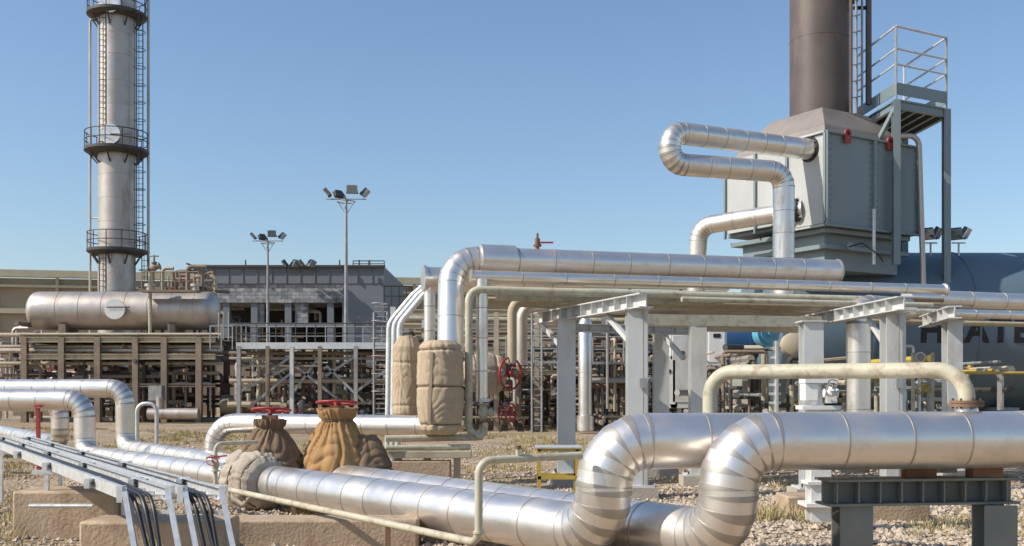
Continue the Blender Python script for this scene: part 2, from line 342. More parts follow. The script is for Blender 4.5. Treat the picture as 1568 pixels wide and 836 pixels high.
cloth(b,c,[(-.52,.31,.31),(-.46,.40,.38),(-.3,.47,.43),(.3,.47,.43),(.46,.40,.38),(.52,.31,.31)],clothg,.13,1,ax=dr,straps=(-.42,.0,.42),N=11)
for hh,rr_ in ((-.42,.385),(0,.42),(.42,.385)): b.torus(c+dr.normalized()*hh,dr,rr_,.009,strapm,44,6)
c2=c+V((.22,.15,0)); cloth(b,c2,[(.0,.52,.46),(.25,.52,.46),(.5,.42,.38),(.7,.28,.26),(.80,.20,.20),(.86,.23,.23),(.94,.25,.25)],clothd,.24,2,straps=(.8,),N=11,big_=.3)
b.torus(c2+V((0,0,.8)),(0,0,1),.195,.011,strapm,30,6)
b.cyl(c2+V((0,0,.8)),c2+V((0,0,1.15)),.035,darkp,8); b.wheel(c2+V((.02,0,1.08)),(0,.12,1),.29,.019,redp)
b.bar(c2+V((-.1,-.05,.97)),c2+V((.12,-.05,.97)),.16,.06,rust)
b.done(60)
b=B('blanket_wrapped_valve')
c=V((X(516,16.2),16.2,.38))
cloth(b,c,[(-.16,.50,.42),(-.05,.60,.45),(.15,.60,.46),(.4,.50,.42),(.7,.37,.34),(.9,.27,.26),(.95,.25,.25),(1.02,.28,.28),(1.13,.31,.31)],clothb,.2,3,straps=(.94,),N=13,big_=.35)
b.torus(c+V((0,0,.94)),(0,0,1),.24,.012,strapm,36,6)
cloth(b,c+V((.48,.0,-.1)),[(-.12,.36,.36),(0,.42,.4),(.25,.40,.38),(.5,.30,.28),(.7,.2,.18),(.8,.12,.12)],clothd,.2,5,straps=(.3,),N=9,big_=.3)
b.cyl(c+V((0,0,1.05)),c+V((0,0,1.28)),.03,darkp,8); b.wheel(c+V((0,0,1.21)),(0,.1,1),.31,.02,redp); b.box(c+V((0,0,1.14)),(.2,.16,.05),rust)
b.done(60)
b=B('blanket_wrapped_valve')
c=V((X(674,18.6),18.6,0)); cloth(b,c,[(1.0,.27,.27),(1.08,.35,.35),(1.2,.38,.37),(1.5,.415,.40),(2.1,.42,.41),(2.45,.40,.40),(2.58,.36,.36),(2.66,.27,.27)],clotht,.075,7,straps=(1.18,1.85,2.5),N=10,drape=.8,slack=1.1,rows=140)
for z,rr_ in ((1.18,.345),(1.85,.385),(2.5,.36)): b.torus(c+V((0,0,z)),(0,0,1),rr_,.010,strapm,44,6)
b.bar(c+V((-.17,-.385,1.2)),c+V((-.12,-.395,2.45)),.05,.02,clotht,(1,0,0))
b.done(60)
b=B('blanket_wrapped_valve')
c=V((X(624,19.7),19.7,0)); cloth(b,c,[(1.25,.2,.2),(1.35,.27,.27),(2.0,.28,.28),(2.6,.26,.26),(2.8,.16,.16)],clotht,.11,9,straps=(1.5,2.3),N=9,drape=.8,slack=1.1); b.done(60)
b=B('blanket_wrapped_valve')
c=V((X(742,20.3),20.3,Z(572,20.3))); cloth(b,c,[(-.42,.2,.2),(-.3,.36,.36),(0,.42,.42),(.3,.34,.34),(.4,.2,.2)],clothg,.1,11,ax=(1,.2,0),straps=(-.2,.2))
b.cyl(c+V((.3,0,0)),c+V((.55,-.1,0)),.07,darkp,10); b.wheel(c+V((.5,-.15,0)),(.75,-.66,0),.31,.022,redp); b.done(60)

# ================================================================ PIPE RACK
K=.27
def rk(x,o=0): return 19+o+K*(x+.74)
b=B('insulated_rack_pipe')
b.tube([(-1.12,19.0,2.5),(-1.12,19.3,4.21),(6.62,21.4,4.21)],.24,alu,bend=.5,gore=5,band=.75,seg=44,tv=.05,bandmat=alud)
dd=V((1,K,0)).normalized(); p=V((X(735,19.45),19.42,4.21)); b.lathe(p,dd,[(0,.245),(0,.285),(.66,.285),(.66,.245)],alu,44)
q=V((6.62,21.4,4.21)); b.lathe(q,dd,[(0,.24),(.03,.255),(.06,.255),(.09,.2)],alu2,32)
vx=V((X(823,19.7),19.75,4.45)); b.lathe(vx,(0,0,1),[(0,.04),(.05,.04),(.05,.08),(.09,.08),(.09,.05),(.2,.05),(.2,.025),(.3,.02)],rust,12); b.bar(vx+V((.02,-.02,.12)),vx+V((.3,-.02,.12)),.04,.03,redp)
b.done(20)
b=B('insulated_rack_pipe')
p=V((X(650,20.2),20.2,Z(427,20.2))); b.tube([p,p+dd*3.2],.235,alu,band=.7,seg=36,tv=.05,bandmat=alud); b.lathe(p,dd,[(-.03,.16),(-.03,.262),(.03,.262),(.03,.23)],alu,36)
b.tube([p+V((.1,-.02,-.1)),p+V((.1,-.02,-2.4))],.11,alu,band=.5,seg=20,tv=.05,bandmat=alud); b.done(20)
b=B('insulated_rack_pipe')
b.tube([(-.74,rk(-.74),3.86),(8.95,rk(8.95),3.86)],.105,alu,band=.9,seg=24,tv=.06,bandmat=alud); b.lathe((-.74,19,3.86),dd,[(-.02,.06),(-.02,.12),(.02,.12),(.02,.1)],alu,20); b.lathe((8.95,rk(8.95),3.86),dd,[(-.02,.1),(-.02,.13),(.03,.13),(.03,.06)],alu,20)
b.tube([(X(738,19),18.98,3.8),(X(738,19),18.98,1.62)],.105,alu,band=.6,seg=24,tv=.05,bandmat=alud)
x=X(740,19); b.flange((x,18.98,1.6),(0,0,1),.13,.03,galv,8); b.valve((x,18.98,1.38),(0,0,1),(.95,-.3,0),.17,cream); b.flange((x,18.98,1.2),(0,0,1),.13,.03,rust,8); b.cyl((x,18.98,1.2),(x,18.98,.95),.07,cream,12)
b.wheel((x+.5,18.8,1.38),(.8,-.6,0),.16,.018,redp)
b.done(20)
b=B('cream_rack_pipe')
b.tube([(7.2,rk(7.2,-.15),3.6),(-.78,18.84,3.6),(-.78,18.84,.95),(-.78+.25,18.84,.95)],.072,cream,bend=.22,gore=8,seg=16)
b.tube([(X(590,18.4),18.4,.93),(X(742,18.9),18.9,.93),(X(742,18.9),18.9,1.2)],.06,cream,bend=.15,seg=14)
b.tube([(X(590,18.1),18.1,.78),(X(720,18.5),18.5,.78)],.05,cream,seg=12)
b.done(35)
b=B('beige_pipe_support')
for px in (610,655,700):
    d=18.3; x=X(px,d); b.bar((x,d,0),(x,d,.62),.12,.12,beige,(1,0,0))
b.bar((X(585,18.3),18.3,.66),(X(722,18.3),18.3,.66),.3,.12,beige); b.bar((X(600,18.3),18.3,.40),(X(690,18.3),18.3,.40),.4,.3,conc); b.bar((X(595,18.3),18.3,.06),(X(715,18.3),18.3,.06),.4,.12,conc)
b.done(bevel=.01)
b=B('cream_rack_pipe')
for o,z,r,x0,x1,m in ((.5,3.52,.06,-.3,4.2,cream),(.95,3.52,.09,0,7.5,beige),(1.35,3.5,.07,.5,9.5,cream),(1.8,3.55,.1,-.5,9,beige),(2.3,3.5,.12,.2,11,alu2),(-.35,3.5,.05,3.2,8.5,cream),(.2,3.66,.05,1,9,brown),(2.8,3.45,.08,.6,9,brown)):
    b.tube([(x0,rk(x0,o),z-1.2),(x0,rk(x0,o),z),(x1,rk(x1,o),z)] if o in(.95,2.3) else [(x0,rk(x0,o),z),(x1,rk(x1,o),z)],r,m,seg=16,bend=.25)
b.done(35)
b=B('goose_neck_vent_pipe')
for k,(px,d) in enumerate(((648,20.5),(640,21),(632,21.4))):
    b.tube([S(px+14,440,d),S(px,452,d),S(px-36,495,d),(S(px-36,495,d).x-.04,d,.3)],.062,galv,bend=.3,seg=12)
b.done(35)
b=B('pipe_rack_structure')
def col(px,d,top,w=.3,m=greyp,base=.18):
    x=X(px,d); b.ibeam((x,d,base),(x,d,top),w,w,m,(1,0,0),.022)
    b.bar((x,d,top),(x,d,top+.02),w+.1,w+.1,m,(1,0,0)); b.bar((x,d,base),(x,d,base+.03),w+.2,w+.2,m,(1,0,0))
    b.poly([(x-.32,d-.32),(x+.32,d-.32),(x+.32,d+.32),(x-.32,d+.32)],-.1,base,concg)
    for sx in(-1,1):
        for sy in (-1,1): b.cyl((x+sx*.2,d+sy*.2,base),(x+sx*.2,d+sy*.2,base+.08),.018,darkp,6)
col(975,17.5,3.12,.34); col(867,20,3.12,.34); col(1012,21.5,3.1,.3); col(1068,19.8,3.1,.3); col(1242,17.2,2.9,.32); col(1367,18.4,3.12,.34); col(1458,21,3.15,.3)
def gb(a,bb,h=.24,w=.26,m=greyp):
    b.ibeam(a,bb,w,h,m); a=V(a);bb=V(bb); L=(bb-a).length; n=int(L/.45); d=(bb-a).normalized(); s_=V((0,0,1)).cross(d)
    for k in range(1,n):
        p=a+d*(L*k/n); b.bar(p-s_*w*.48,p+s_*w*.48,.012,h-.05,m)
gb((X(990,17.0),17.0,3.25),(X(826,21.5),21.5,3.25)); gb((X(1385,17.6),17.6,3.25),(X(1236,22.4),22.4,3.25)); gb((X(1462,20),20,3.28),(X(1415,23),23,3.28))
b.bar((X(985,19),19,3.06),(X(1255,19.6),19.6,3.06),.2,.2,cream); b.bar((X(1010,21.5),21.5,3.1),(X(1255,22.3),22.3,3.1),.15,.2,beige)
gb((X(867,20),20.0,2.98),(X(1068,21),21.3,2.98),.16,.16)
b.bar((X(867,20),19.9,2.5),(X(830,20.9),20.9,3.1),.08,.08,greyp); b.bar((X(1012,21),21,2.95),(X(1055,20),20.6,2.4),.1,.08,greyp)
b.bar((X(975,17.5),17.7,2.5),(X(930,18.5),18.5,3.1),.08,.08,greyp); b.bar((X(1367,18.4),18.6,2.5),(X(1330,19.4),19.4,3.1),.08,.08,greyp)
# conduit and junction boxes fixed to the columns
for px,d in ((975,17.3),(1367,18.2)):
    x=X(px,d)+.1; b.cyl((x,d-.01,.2),(x,d-.01,3.1),.014,galvd,8)
    b.box((x,d-.03,1.9),(.12,.07,.16),galvd)
b.done()
b=B('insulated_drop_pipe')
x=X(1317,20.6); b.tube([(x+1.3,21.6,3.45),(x,20.7,3.45),(x,20.7,.3)],.235,alu,bend=.35,gore=4,band=.6,seg=32,tv=.05,bandmat=alud); b.done(20)
b=B('insulated_rack_pipe')
b.tube([(X(1388,24),24,Z(456,24)),(16,26.5,Z(456,24))],.2,alu,band=.9,seg=28,tv=.05,bandmat=alud); b.tube([(X(1392,23),23.2,Z(477,23)),(16,25.5,Z(477,23))],.1,alu,band=.9,seg=20,tv=.05,bandmat=alud)
b.tube([(X(1330,23.5),23.4,Z(490,23)),(16,25.8,Z(490,23))],.06,beige,seg=14)
b.done(20)
b=B('cream_bypass_pipe')
b.tube([(X(1087,11.6),11.6,.5),(X(1087,11.6),11.6,1.99),(X(1480,10.25),10.25,1.99),(X(1480,10.25),10.25,1.6)],.08,cream,bend=.27,gore=14,seg=32)
x=X(1480,10.25); b.flange((x,10.25,1.66),(0,0,1),.16,.03,rust,8); b.lathe((x,10.25,1.5),(0,0,1),[(0,.13),(.14,.1)],alu,20)
for px in (1195,1410): 
    d=11.6-(px-1087)/393*1.35; b.lathe((X(px,d),d,1.99),(V((X(1480,10.25)-X(1087,11.6),-1.35,0))),[(-.012,.081),(-.01,.084),(.01,.084),(.012,.081)],rust,20)
b.done(35)
b=B('steel_pipe_support')
yb=10.45
b.ibeam((X(1247,yb),yb-.25,.80),(X(1547,yb),yb+.0,.80),.34,.26,darkg,t=.025)
for px in (1297,1512):
    x=X(px,yb); b.ibeam((x,yb-.15,0),(x,yb-.15,.67),.32,.3,darkg,(1,0,0),.025); b.poly([(x-.35,yb-.5),(x+.35,yb-.5),(x+.35,yb+.2),(x-.35,yb+.2)],-.1,.08,concg)
for k in range(9):
    p=V((X(1247,yb),yb-.25,.80)).lerp(V((X(1547,yb),yb,.80)),(k+.5)/9); b.box(p,(.015,.32,.205),darkg)
for px,dy in ((1400,-.1),(1470,.5),(1500,-.1),(1330,.5)):
    x=X(px,yb); b.bar((x,yb+dy,.93),(x,yb+dy,1.05),.3,.18,rust if dy<0 else galv,(1,0,0))
b.done(bevel=.004)
b=B('gate_valve_assembly')
x=X(1253,13.5); d=13.5
b.box((x,d,Z(583,d)),(.42,.3,.06),whitep); b.box((x-.12,d,Z(600,d)),(.16,.24,.22),whitep); b.box((x+.14,d,Z(603,d)),(.14,.22,.24),whitep); b.box((x,d,Z(624,d)),(.5,.32,.05),whitep); b.ibeam((x,d,.1),(x,d,1.55),.26,.26,whitep,(1,0,0)); b.cyl((x-.02,d,1.6),(x-.02,d,1.95),.08,galv,12)
b.box((x,d,.32),(.42,.42,.05),whitep); b.box((x,d,.6),(.36,.34,.04),whitep)
b.valve((x+.1,d-.2,1.75),(1,0,0),(0,-.6,.6),.09,whitep,blackp)
b.done(bevel=.006)
b=B('yellow_pipe_stand')
d=15.6
for px in (826,884):
    for yy in (0,.5): x=X(px,d); b.bar((x,d+yy,0),(x,d+yy,.90),.05,.05,yelp,(1,0,0))
for z in (.90,.48):
    b.bar((X(822,d),d,z),(X(890,d),d,z),.05,.05,yelp); b.bar((X(822,d),d+.5,z),(X(890,d),d+.5,z),.05,.05,yelp)
b.box((X(856,d),d+.25,.93),(.7,.6,.02),galv)
b.done()
# ================================================================ CABLE TRAYS + CONCRETE
def tray(name,x0,w,dend,cab):
    b=B(name); d0=9.0; sl=.63; Z0=.9
    v=V((-sl,1,0)); 
    for xr,fl in ((x0,1),(x0+w,-1)):
        a=V((xr,d0,Z0)); e=a+v*(dend-d0); b.chan(e,a,.045,.11,galv,side=(1,sl,0),fl=fl,t=.008)
        f=V((xr+.30,d0-.35,-.02)); b.chan(a+V((0,0,.03)),f,.045,.11,galv,side=(1,.2,0),fl=fl,t=.008)
        b.box(a+V((0,-.01,0)),(.05,.1,.14),galv)
        for k in range(5):
            p=a+v*(1.1+k*2.2); b.box(p,(.05,.3,.09),galv,rot=0)
            for j in (-.1,-.04,.04,.1): b.cyl(p+V((0,j,0))-V((.035,0,0)),p+V((0,j,0))+V((.035,0,0)),.012,darkp,6)
    n=int((dend-d0)/.3)
    for k in range(n):
        a=V((x0,d0,Z0-.03))+v*(.15+k*.3); b.bar(a+V((.01,0,0)),a+V((w-.01,-.0,0)),.03,.02,galv)
    for k in range(3):
        t=(k+.5)/3; a=V((x0,d0,Z0)).lerp(V((x0+.3,d0-.35,0)),t); b.bar(a+V((.01,0,0)),a+V((w-.01,0,0)),.02,.03,galv)
    for k in range(cab):
        o=w*(.3+.18*k); far=V((x0+o,d0,Z0))+v*(dend-d0); j=random.uniform(-.03,.05)
        b.tube([far,V((x0+o,d0,Z0))+v*1.2,V((x0+o+.0,d0-.05,Z0-.02)),V((x0+o+.22+j,d0-.3,.2)),V((x0+o+.24+j,d0-.3,-.05))],.019+.004*(k%2),blackp,bend=.28,gore=8,seg=10)
    return b.done()
tray('cable_ladder_tray',-3.36,.42,19,3); tray('cable_ladder_tray',-2.84,.36,19,3)
b=B('cable_tray_support')
for d,off in ((12.6,0),(16.5,0)):
    xx=-3.36-.63*(d-9); b.bar((xx-.15,d,.80),(xx+1.1,d,.80),.05,.05,galv)
    for dx in (.02,.95): b.bar((xx+dx,d,.0),(xx+dx,d,.78),.05,.05,galv,(1,0,0))
b.cyl((X(45,12),12,.46),(X(142,12),12,.46),.025,galv,8)
b.done()
b=B('marker_post'); b.bar(S(58,625,22.2),(X(60,22.2),22.2,.0),.07,.07,redp,(1,0,0)); b.box(S(58,622,22.2),(.12,.12,.04),redp); b.done()
b=B('pipe_hoop_barrier'); b.tube([(X(210,26),26,.0),(X(210,26),26,Z(618,26)),(X(240,26),26,Z(618,26)),(X(240,26),26,.0)],.05,galv,bend=.2,seg=10); b.done(35)
def block(name,px0,px1,d,top,dep,rot=0):
    b=B(name); b.poly([(X(px0,d),d),(X(px1,d),d+rot),(X(px1,d),d+rot+dep),(X(px0,d),d+dep)],-.15,top,conc); b.done(bevel=.03)
block('concrete_block',18,178,12.5,.58,.7); block('concrete_block',120,345,10.9,.42,.6); block('concrete_sleeper',345,640,12.0,.30,.5,.0)
block('concrete_sleeper',240,420,19,.1,1.2,.0)
block('concrete_footing',1205,1268,15.6,.2,.7); block('concrete_footing',1330,1425,14.4,.22,.7)

# ================================================================ HEATER
A=(8.72,29.0);Bc=(12.03,31.0);C=(6.6,32.5);D=(9.91,34.5)
def lerp2(p,q,t): return (p[0]+(q[0]-p[0])*t,p[1]+(q[1]-p[1])*t)
root=bpy.data.objects.new('process_heater',None); bpy.context.scene.collection.objects.link(root)
b=B('vessel_shell'); vz=3.62; vy=33.2; vr=2.5
prof=[]
for k in range(9):
    a=math.pi/2*k/8; prof.append((-.9*math.cos(a)+0,vr*math.sin(a) if k else .02))
prof+=[(2.5,vr),(2.5,vr+.02),(2.56,vr+.02),(2.56,vr),(5.6,vr),(5.6,vr+.02),(5.66,vr+.02),(5.66,vr),(9,vr),(9,vr+.02),(9.06,vr+.02),(9.06,vr),(16,vr)]
b.lathe((8.15,vy,vz),(1,0,0),prof,heatb,72)
for x in (9.6,15,20): b.box((x,vy,.6),(.5,3.6,1.3),heatg)
b.done(20).parent=root
b=B('duct_box')
A2=lerp2(A,C,.36);B2=lerp2(Bc,D,.36)
b.poly([A,Bc,B2,A2],6.35,8.95,heatg)
i1=lerp2(A2,B2,.04); i2=lerp2(A2,B2,.96); j1=lerp2(C,D,.04); j2=lerp2(C,D,.96)
b.poly([i1,i2,j2,j1],6.5,8.9,heatg)
ux=V((3.31,2.0,0)).normalized(); nf=V((2.0,-3.31,0)).normalized(); A3=V((A[0],A[1],0)); LN=3.87
for t in (0.0,.5,1.0):
    p=A3+ux*LN*t+nf*.04; b.bar(p+V((0,0,6.35)),p+V((0,0,8.97)),.1,.1,heatg,ux)
for z in (6.36,8.95): b.bar(A3+nf*.05+V((0,0,z))-ux*.05,A3+nf*.05+ux*(LN+.05)+V((0,0,z)),.1,.06,heatg)
vL=V((-2.12,3.5,0)).normalized(); nl=V((-3.5,-2.12,0)).normalized()
def sheet(s0,s1,z0,z1,off):
    p=A3+vL*s0+nl*off; q=A3+vL*s1+nl*off; b.bar(p+V((0,0,(z0+z1)/2)),q+V((0,0,(z0+z1)/2)),.02,z1-z0,heatl)
sheet(.06,1.4,6.42,8.9,.012); sheet(1.5,4.05,6.6,8.85,-.0)  # thin sheets carry the painted sunlit tint on the left side
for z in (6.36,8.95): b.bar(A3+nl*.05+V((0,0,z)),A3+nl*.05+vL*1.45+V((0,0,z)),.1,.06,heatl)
for s_ in (0.,1.42,2.7,4.0):
    p=A3+vL*s_+nl*.05; b.bar(p+V((0,0,6.45)),p+V((0,0,8.93)),.08,.08,heatg,vL)
for t in (.04,.46,.54,.97):
    for k in range(14): p=A3+ux*LN*t+nf*.008+V((0,0,6.5+k*.18)); b.cyl(p,p+nf*.03,.02,heatg,6)
def inset(f,dz0,dz1,m,ff_=None):
    cx=(A[0]+Bc[0]+C[0]+D[0])/4; cy=(A[1]+Bc[1]+C[1]+D[1])/4
    q=lambda p,k:(cx+(p[0]-cx)*k,cy+(p[1]-cy)*k); b.poly([q(p,f) for p in (A,Bc,D,C)],dz0,dz1,m,[q(p,ff_ or f) for p in (A,Bc,D,C)])
inset(.93,6.2,6.33,heatg); inset(.8,5.2,6.2,heatg); inset(.92,5.75,5.87,heatg)
inset(.9,8.9,9.3,hood,.8); inset(.8,9.3,10.0,hood,.5)
b.done(bevel=.01).parent=root
b=B('lifting_lugs')
for t in (.2,.66):
    p=A3+ux*LN*t+nf*.08+V((0,0,8.8)); b.bar(p-V((0,0,.08)),p+V((0,0,.16)),.24,.05,redp,ux); b.lathe(p+V((0,0,.18)),nf,[(-.03,.06),(-.03,.13),(.03,.13),(.03,.06)],redp,18); b.lathe(p+V((0,0,.18)),nf,[(-.035,.06),(.035,.06)],void,12)
b.done().parent=root
b=B('exhaust_stack')
sc_=V((9.38,31.9,0)); b.lathe(sc_,(0,0,1),[(9.6,.95),(10.0,.95),(10.05,.88),(12.4,.88),(12.4,.886),(12.42,.886),(12.42,.88),(16.5,.88),(16.5,.92),(16.6,.92),(16.6,.88),(20,.88),(20,.75)],stackm,64)
for k in range(2): b.cyl(sc_+V((.95,-.3,Z(12,31.6)+k*.0)),sc_+V((1.4,-.3,Z(12,31.6))),.06,blackp,8)
b.lathe(sc_+V((.95,-.35,13.45)),(0,0,1),[(0,.08),(.1,.14),(.2,.08)],blackp,12)
b.done(20).parent=root
b=B('conduit_risers')
for px,d,r,m,y0,y1 in ((1303,31,.05,stackm,-60,185),(1311,31.2,.04,galvd,-60,185),(1330,31.6,.09,stackm,-60,160),(1320,31.4,.035,galvd,-60,175)):
    b.cyl(S(px,y1,d),S(px,y0,d),r,m,10)
for k in range(10): b.cyl(S(1303,175-k*25,31.05),S(1320,172-k*25,31.3),.02,galvd,6)
b.tube([S(1372,208,30.4),S(1407,208,30.6),S(1414,438,30.6)],.08,alu2,bend=.3,seg=14)
b.tube([S(1338,320,29.6),S(1338,405,29.6)],.05,galv,seg=10)
b.tube([S(1300,378,29.3),S(1320,372,29.3),S(1345,390,29.3),S(1352,400,29.6)],.02,blackp,seg=8,bend=.1); b.lathe(S(1299,378,29.5),(0,-1,0),[(0,.1),(.2,.1)],heatg,12)
b.done(35).parent=root
cu=bpy.data.curves.new('txt','FONT'); cu.body='HEATER'; cu.size=1.0; cu.offset=.035; cu.extrude=0; cu.space_character=1.12
to=bpy.data.objects.new('txt',cu); bpy.context.scene.collection.objects.link(to); bpy.context.view_layer.update()
tm=bpy.data.meshes.new_from_object(to.evaluated_get(bpy.context.evaluated_depsgraph_get())); bpy.data.objects.remove(to)
bm=bmesh.new(); bm.from_mesh(tm)
for k in range(1,8):
    bmesh.ops.bisect_plane(bm,geom=bm.verts[:]+bm.edges[:]+bm.faces[:],plane_co=(0,k*.1,0),plane_no=(0,1,0))
for v_ in bm.verts:
    zz=3.2+v_.co.y; yy=vy-math.sqrt((vr+.012)**2-(zz-vz)**2); v_.co=V((11.98+v_.co.x,yy,zz))
bm.to_mesh(tm); bm.free(); tm.materials.clear(); tm.materials.append(letter)
lo=bpy.data.objects.new('lettering',tm); bpy.context.scene.collection.objects.link(lo); lo.parent=root
b=B('insulated_loop_pipe')
r=.29
b.tube([(8.6,29.6,8.57),(4.14,27.4,8.55),(4.14,27.4,7.71),(X(1200,28.3),28.3,7.68),(X(1200,28.3),28.3,3.4)],r,alu,bend=.42,gore=5,band=.62,seg=44,tv=.04,bandmat=alud)
b.flange((8.42,29.52,8.57),(8.6-4.14,2.2,0),.36,.06,blackp,10)
b.done(20)
b=B('insulated_loop_pipe')
b.tube([(8.3,29.8,6.93),(5.6,31.3,6.68),(5.5,31.6,3.4)],.265,alu,bend=.5,gore=5,band=.62,seg=44,tv=.04,bandmat=alud)
b.flange((8.15,29.89,6.92),(2.7,-1.5,.25),.34,.06,blackp,10)
b.done(20)
b=B('stack_access_platform')
z=10.15; a=V((X(1312,33),33,z)); c=V((X(1372,30.2),30.2,z)); e=V((X(1449,31.2),31.2,z)); f=a+(e-c)
b.poly([(a.x,a.y),(c.x,c.y),(e.x,e.y),(f.x,f.y)],z,z+.05,darkg)
for p,q in ((a,c),(c,e),(e,f),(f,a)): b.ibeam(p-V((0,0,.12)),q-V((0,0,.12)),.12,.24,heatg)
for t in (.2,.4,.6,.8): b.ibeam(a.lerp(f,t)-V((0,0,.15)),c.lerp(e,t)-V((0,0,.15)),.1,.16,darkg)
b.rail([a,c,e,f],2.15,greyp,.035,2.6,False,False)
for p,q in ((a,c),(c,e),(e,f)):
    b.bar(p+V((0,0,.35)),q+V((0,0,.35)),.02,.35,heatg); b.cyl(p+V((0,0,1.05)),q+V((0,0,1.05)),.03,greyp,6)
    b.cyl(p+V((0,0,1.5)),q+V((0,0,1.5)),.03,greyp,6)
for p,zb in ((c,5.4),(e,4.5),(a,6),(f,6)): b.ibeam((p.x,p.y,zb),(p.x,p.y,z),.2,.2,heatg,(1,0,0),.02)
b.bar(c+V((0,0,-.15)),V((A[0]+2,A[1]+1.8,9)),.1,.1,heatg)
b.ibeam(a+V((0,0,-.1)),V((a.x-.3,a.y+.8,9)),.15,.2,heatg)
b.done()
def floodhead(b,p,dx,dy,s=1,tilt=.5):
    p=V(p); d=V((dx,dy,-tilt)).normalized(); u=V((0,0,1)).cross(d).normalized(); w=d.cross(u)
    a=p; b.prism([(-.28*s,-.2*s),(.28*s,-.2*s),(.28*s,.2*s),(-.28*s,.2*s)],a,a+d*.05*s,glass,u); b.prism([(-.32*s,-.24*s),(.32*s,-.24*s),(.2*s,.2*s),(-.2*s,.2*s)],a-d*.16*s,a-d*.004,darkp,u)
b=B('flood_light')
for px in (1425,1468):
    p=S(px,372,31.5); b.cyl(S(px,392,31.5),p,.03,greyp,8); b.bar(p-V((.2,0,0)),p+V((.2,0,0)),.04,.04,greyp); floodhead(b,p+V((-.15,-.1,.25)),-.6,-.7,.8); floodhead(b,p+V((.2,-.1,.28)),.7,-.5,.8)
b.done()
for px,pyt,d in ((530,305,60),(410,369,78)):
    b=B('flood_light_mast'); top=S(px,pyt,d)
    b.lathe((top.x,d,0),(0,0,1),[(0,.3),(.05,.3),(.05,.13),(top.z*.5,.11),(top.z-.2,.075),(top.z,.075)],galvd,16)
    b.torus(top-V((0,0,.15)),(0,0,1),.5,.03,galvd); b.bar(top-V((1.15,0,0)),top+V((1.15,0,0)),.06,.06,galvd); b.bar(top-V((0,.7,0)),top+V((0,.7,0)),.06,.06,galvd)
    for k in(-1,1): b.bar(top+V((k*.5,0,-.1)),top+V((0,0,-.9)),.04,.04,galvd)
    floodhead(b,top+V((-1.15,0,.35)),-.8,-.1,1.15,.7); floodhead(b,top+V((1.15,0,.35)),.8,-.1,1.15,.7); floodhead(b,top+V((.4,-.4,.5)),.1,-1,1.1,.3); floodhead(b,top+V((-.5,.3,.3)),-.6,.6,1.1,.6)
    b.done()

# ================================================================ LEFT TOWER
b=B('distillation_tower'); d=66; tx=X(179,d); to=V((tx,d,0)); r=1.13
b.tube([(tx,d,.5),(tx,d,30)],r,alu2,band=1.5,bh=.01,bw=.025,seg=48,tv=.07,bandmat=alud)
def ring_platform(z,ro):
    b.lathe(to+V((0,0,z)),(0,0,1),[(-.3,r+.02),(-.3,ro-.3),(-.12,ro),(.05,ro),(.05,r+.02)],darkp,32)
    for hh in (.55,1.1): b.torus(to+V((0,0,z+hh)),(0,0,1),ro-.04,.032,darkp,40,6)
    for k in range(12):
        a=k*2*math.pi/12; p=to+V((math.cos(a)*(ro-.04),math.sin(a)*(ro-.04),z)); b.cyl(p,p+V((0,0,1.1)),.032,darkp,6)
    for k in range(8):
        a=k*2*math.pi/8; u=V((math.cos(a),math.sin(a),0)); b.bar(to+u*r+V((0,0,z-.9)),to+u*(ro-.2)+V((0,0,z-.2)),.08,.08,darkp)
for y,ro in ((231,1.95),(384,1.8),(23,1.8)): ring_platform(Z(y,d),ro)
def caged(px,yb,yt,dd_,side,cage=True):
    x=X(px,dd_); z0,z1=Z(yb,dd_),Z(yt,dd_)
    for k in (-.2,.2): b.cyl((x+k,dd_,z0),(x+k,dd_,z1),.035,darkp,6)
    z=z0
    while z<z1: b.cyl((x-.2,dd_,z),(x+.2,dd_,z),.018,darkp,6); z+=.35
    if not cage: return
    z=z0+.5
    while z<z1: b.torus((x+side*.15,dd_-.3,z),(0,0,1),.36,.022,darkp,14,5); z+=1.1
    for a in (0,1.2,-1.2): b.cyl((x+side*.15+.36*math.cos(a)*side,dd_-.3+.36*math.sin(a),z0+.5),(x+side*.15+.36*math.cos(a)*side,dd_-.3+.36*math.sin(a),z1),.02,darkp,5)
caged(214,384,231,65.6,.6); caged(214,225,23,65.6,.6); caged(222,560,390,66,.6)
caged(157,225,23,64.9,-.6,False); caged(157,447,384,64.9,-.6,False); 
b.tube([(X(150,65.6),65.6,Z(29,66)),(X(138,66),66,Z(29,66)),(X(138,66),66,2)],.08,alu2,bend=.3,seg=10)
b.tube([(X(137,66),66,Z(334,66)),(X(152,66),66,Z(334,66))],.05,galv,seg=8)
b.cyl((X(205,66),66,8),(X(205,66),66,28),.08,brown,8)
b.tube([(X(223,66),66.5,28),(X(223,66),66.5,2)],.09,alu2,seg=10)
for z in (Z(205,64.5),Z(3,64.5)): b.lathe((tx+.15,d-1.1,z),(0,-1,0),[(-.2,.5),(.3,.5),(.3,.62),(.42,.62),(.42,.6)],alu,24)
b.bar((X(170,64.4),64.3,Z(207,64.6)),(X(198,64.4),64.3,Z(207,64.6)),.05,.06,darkp)
b.done(25)
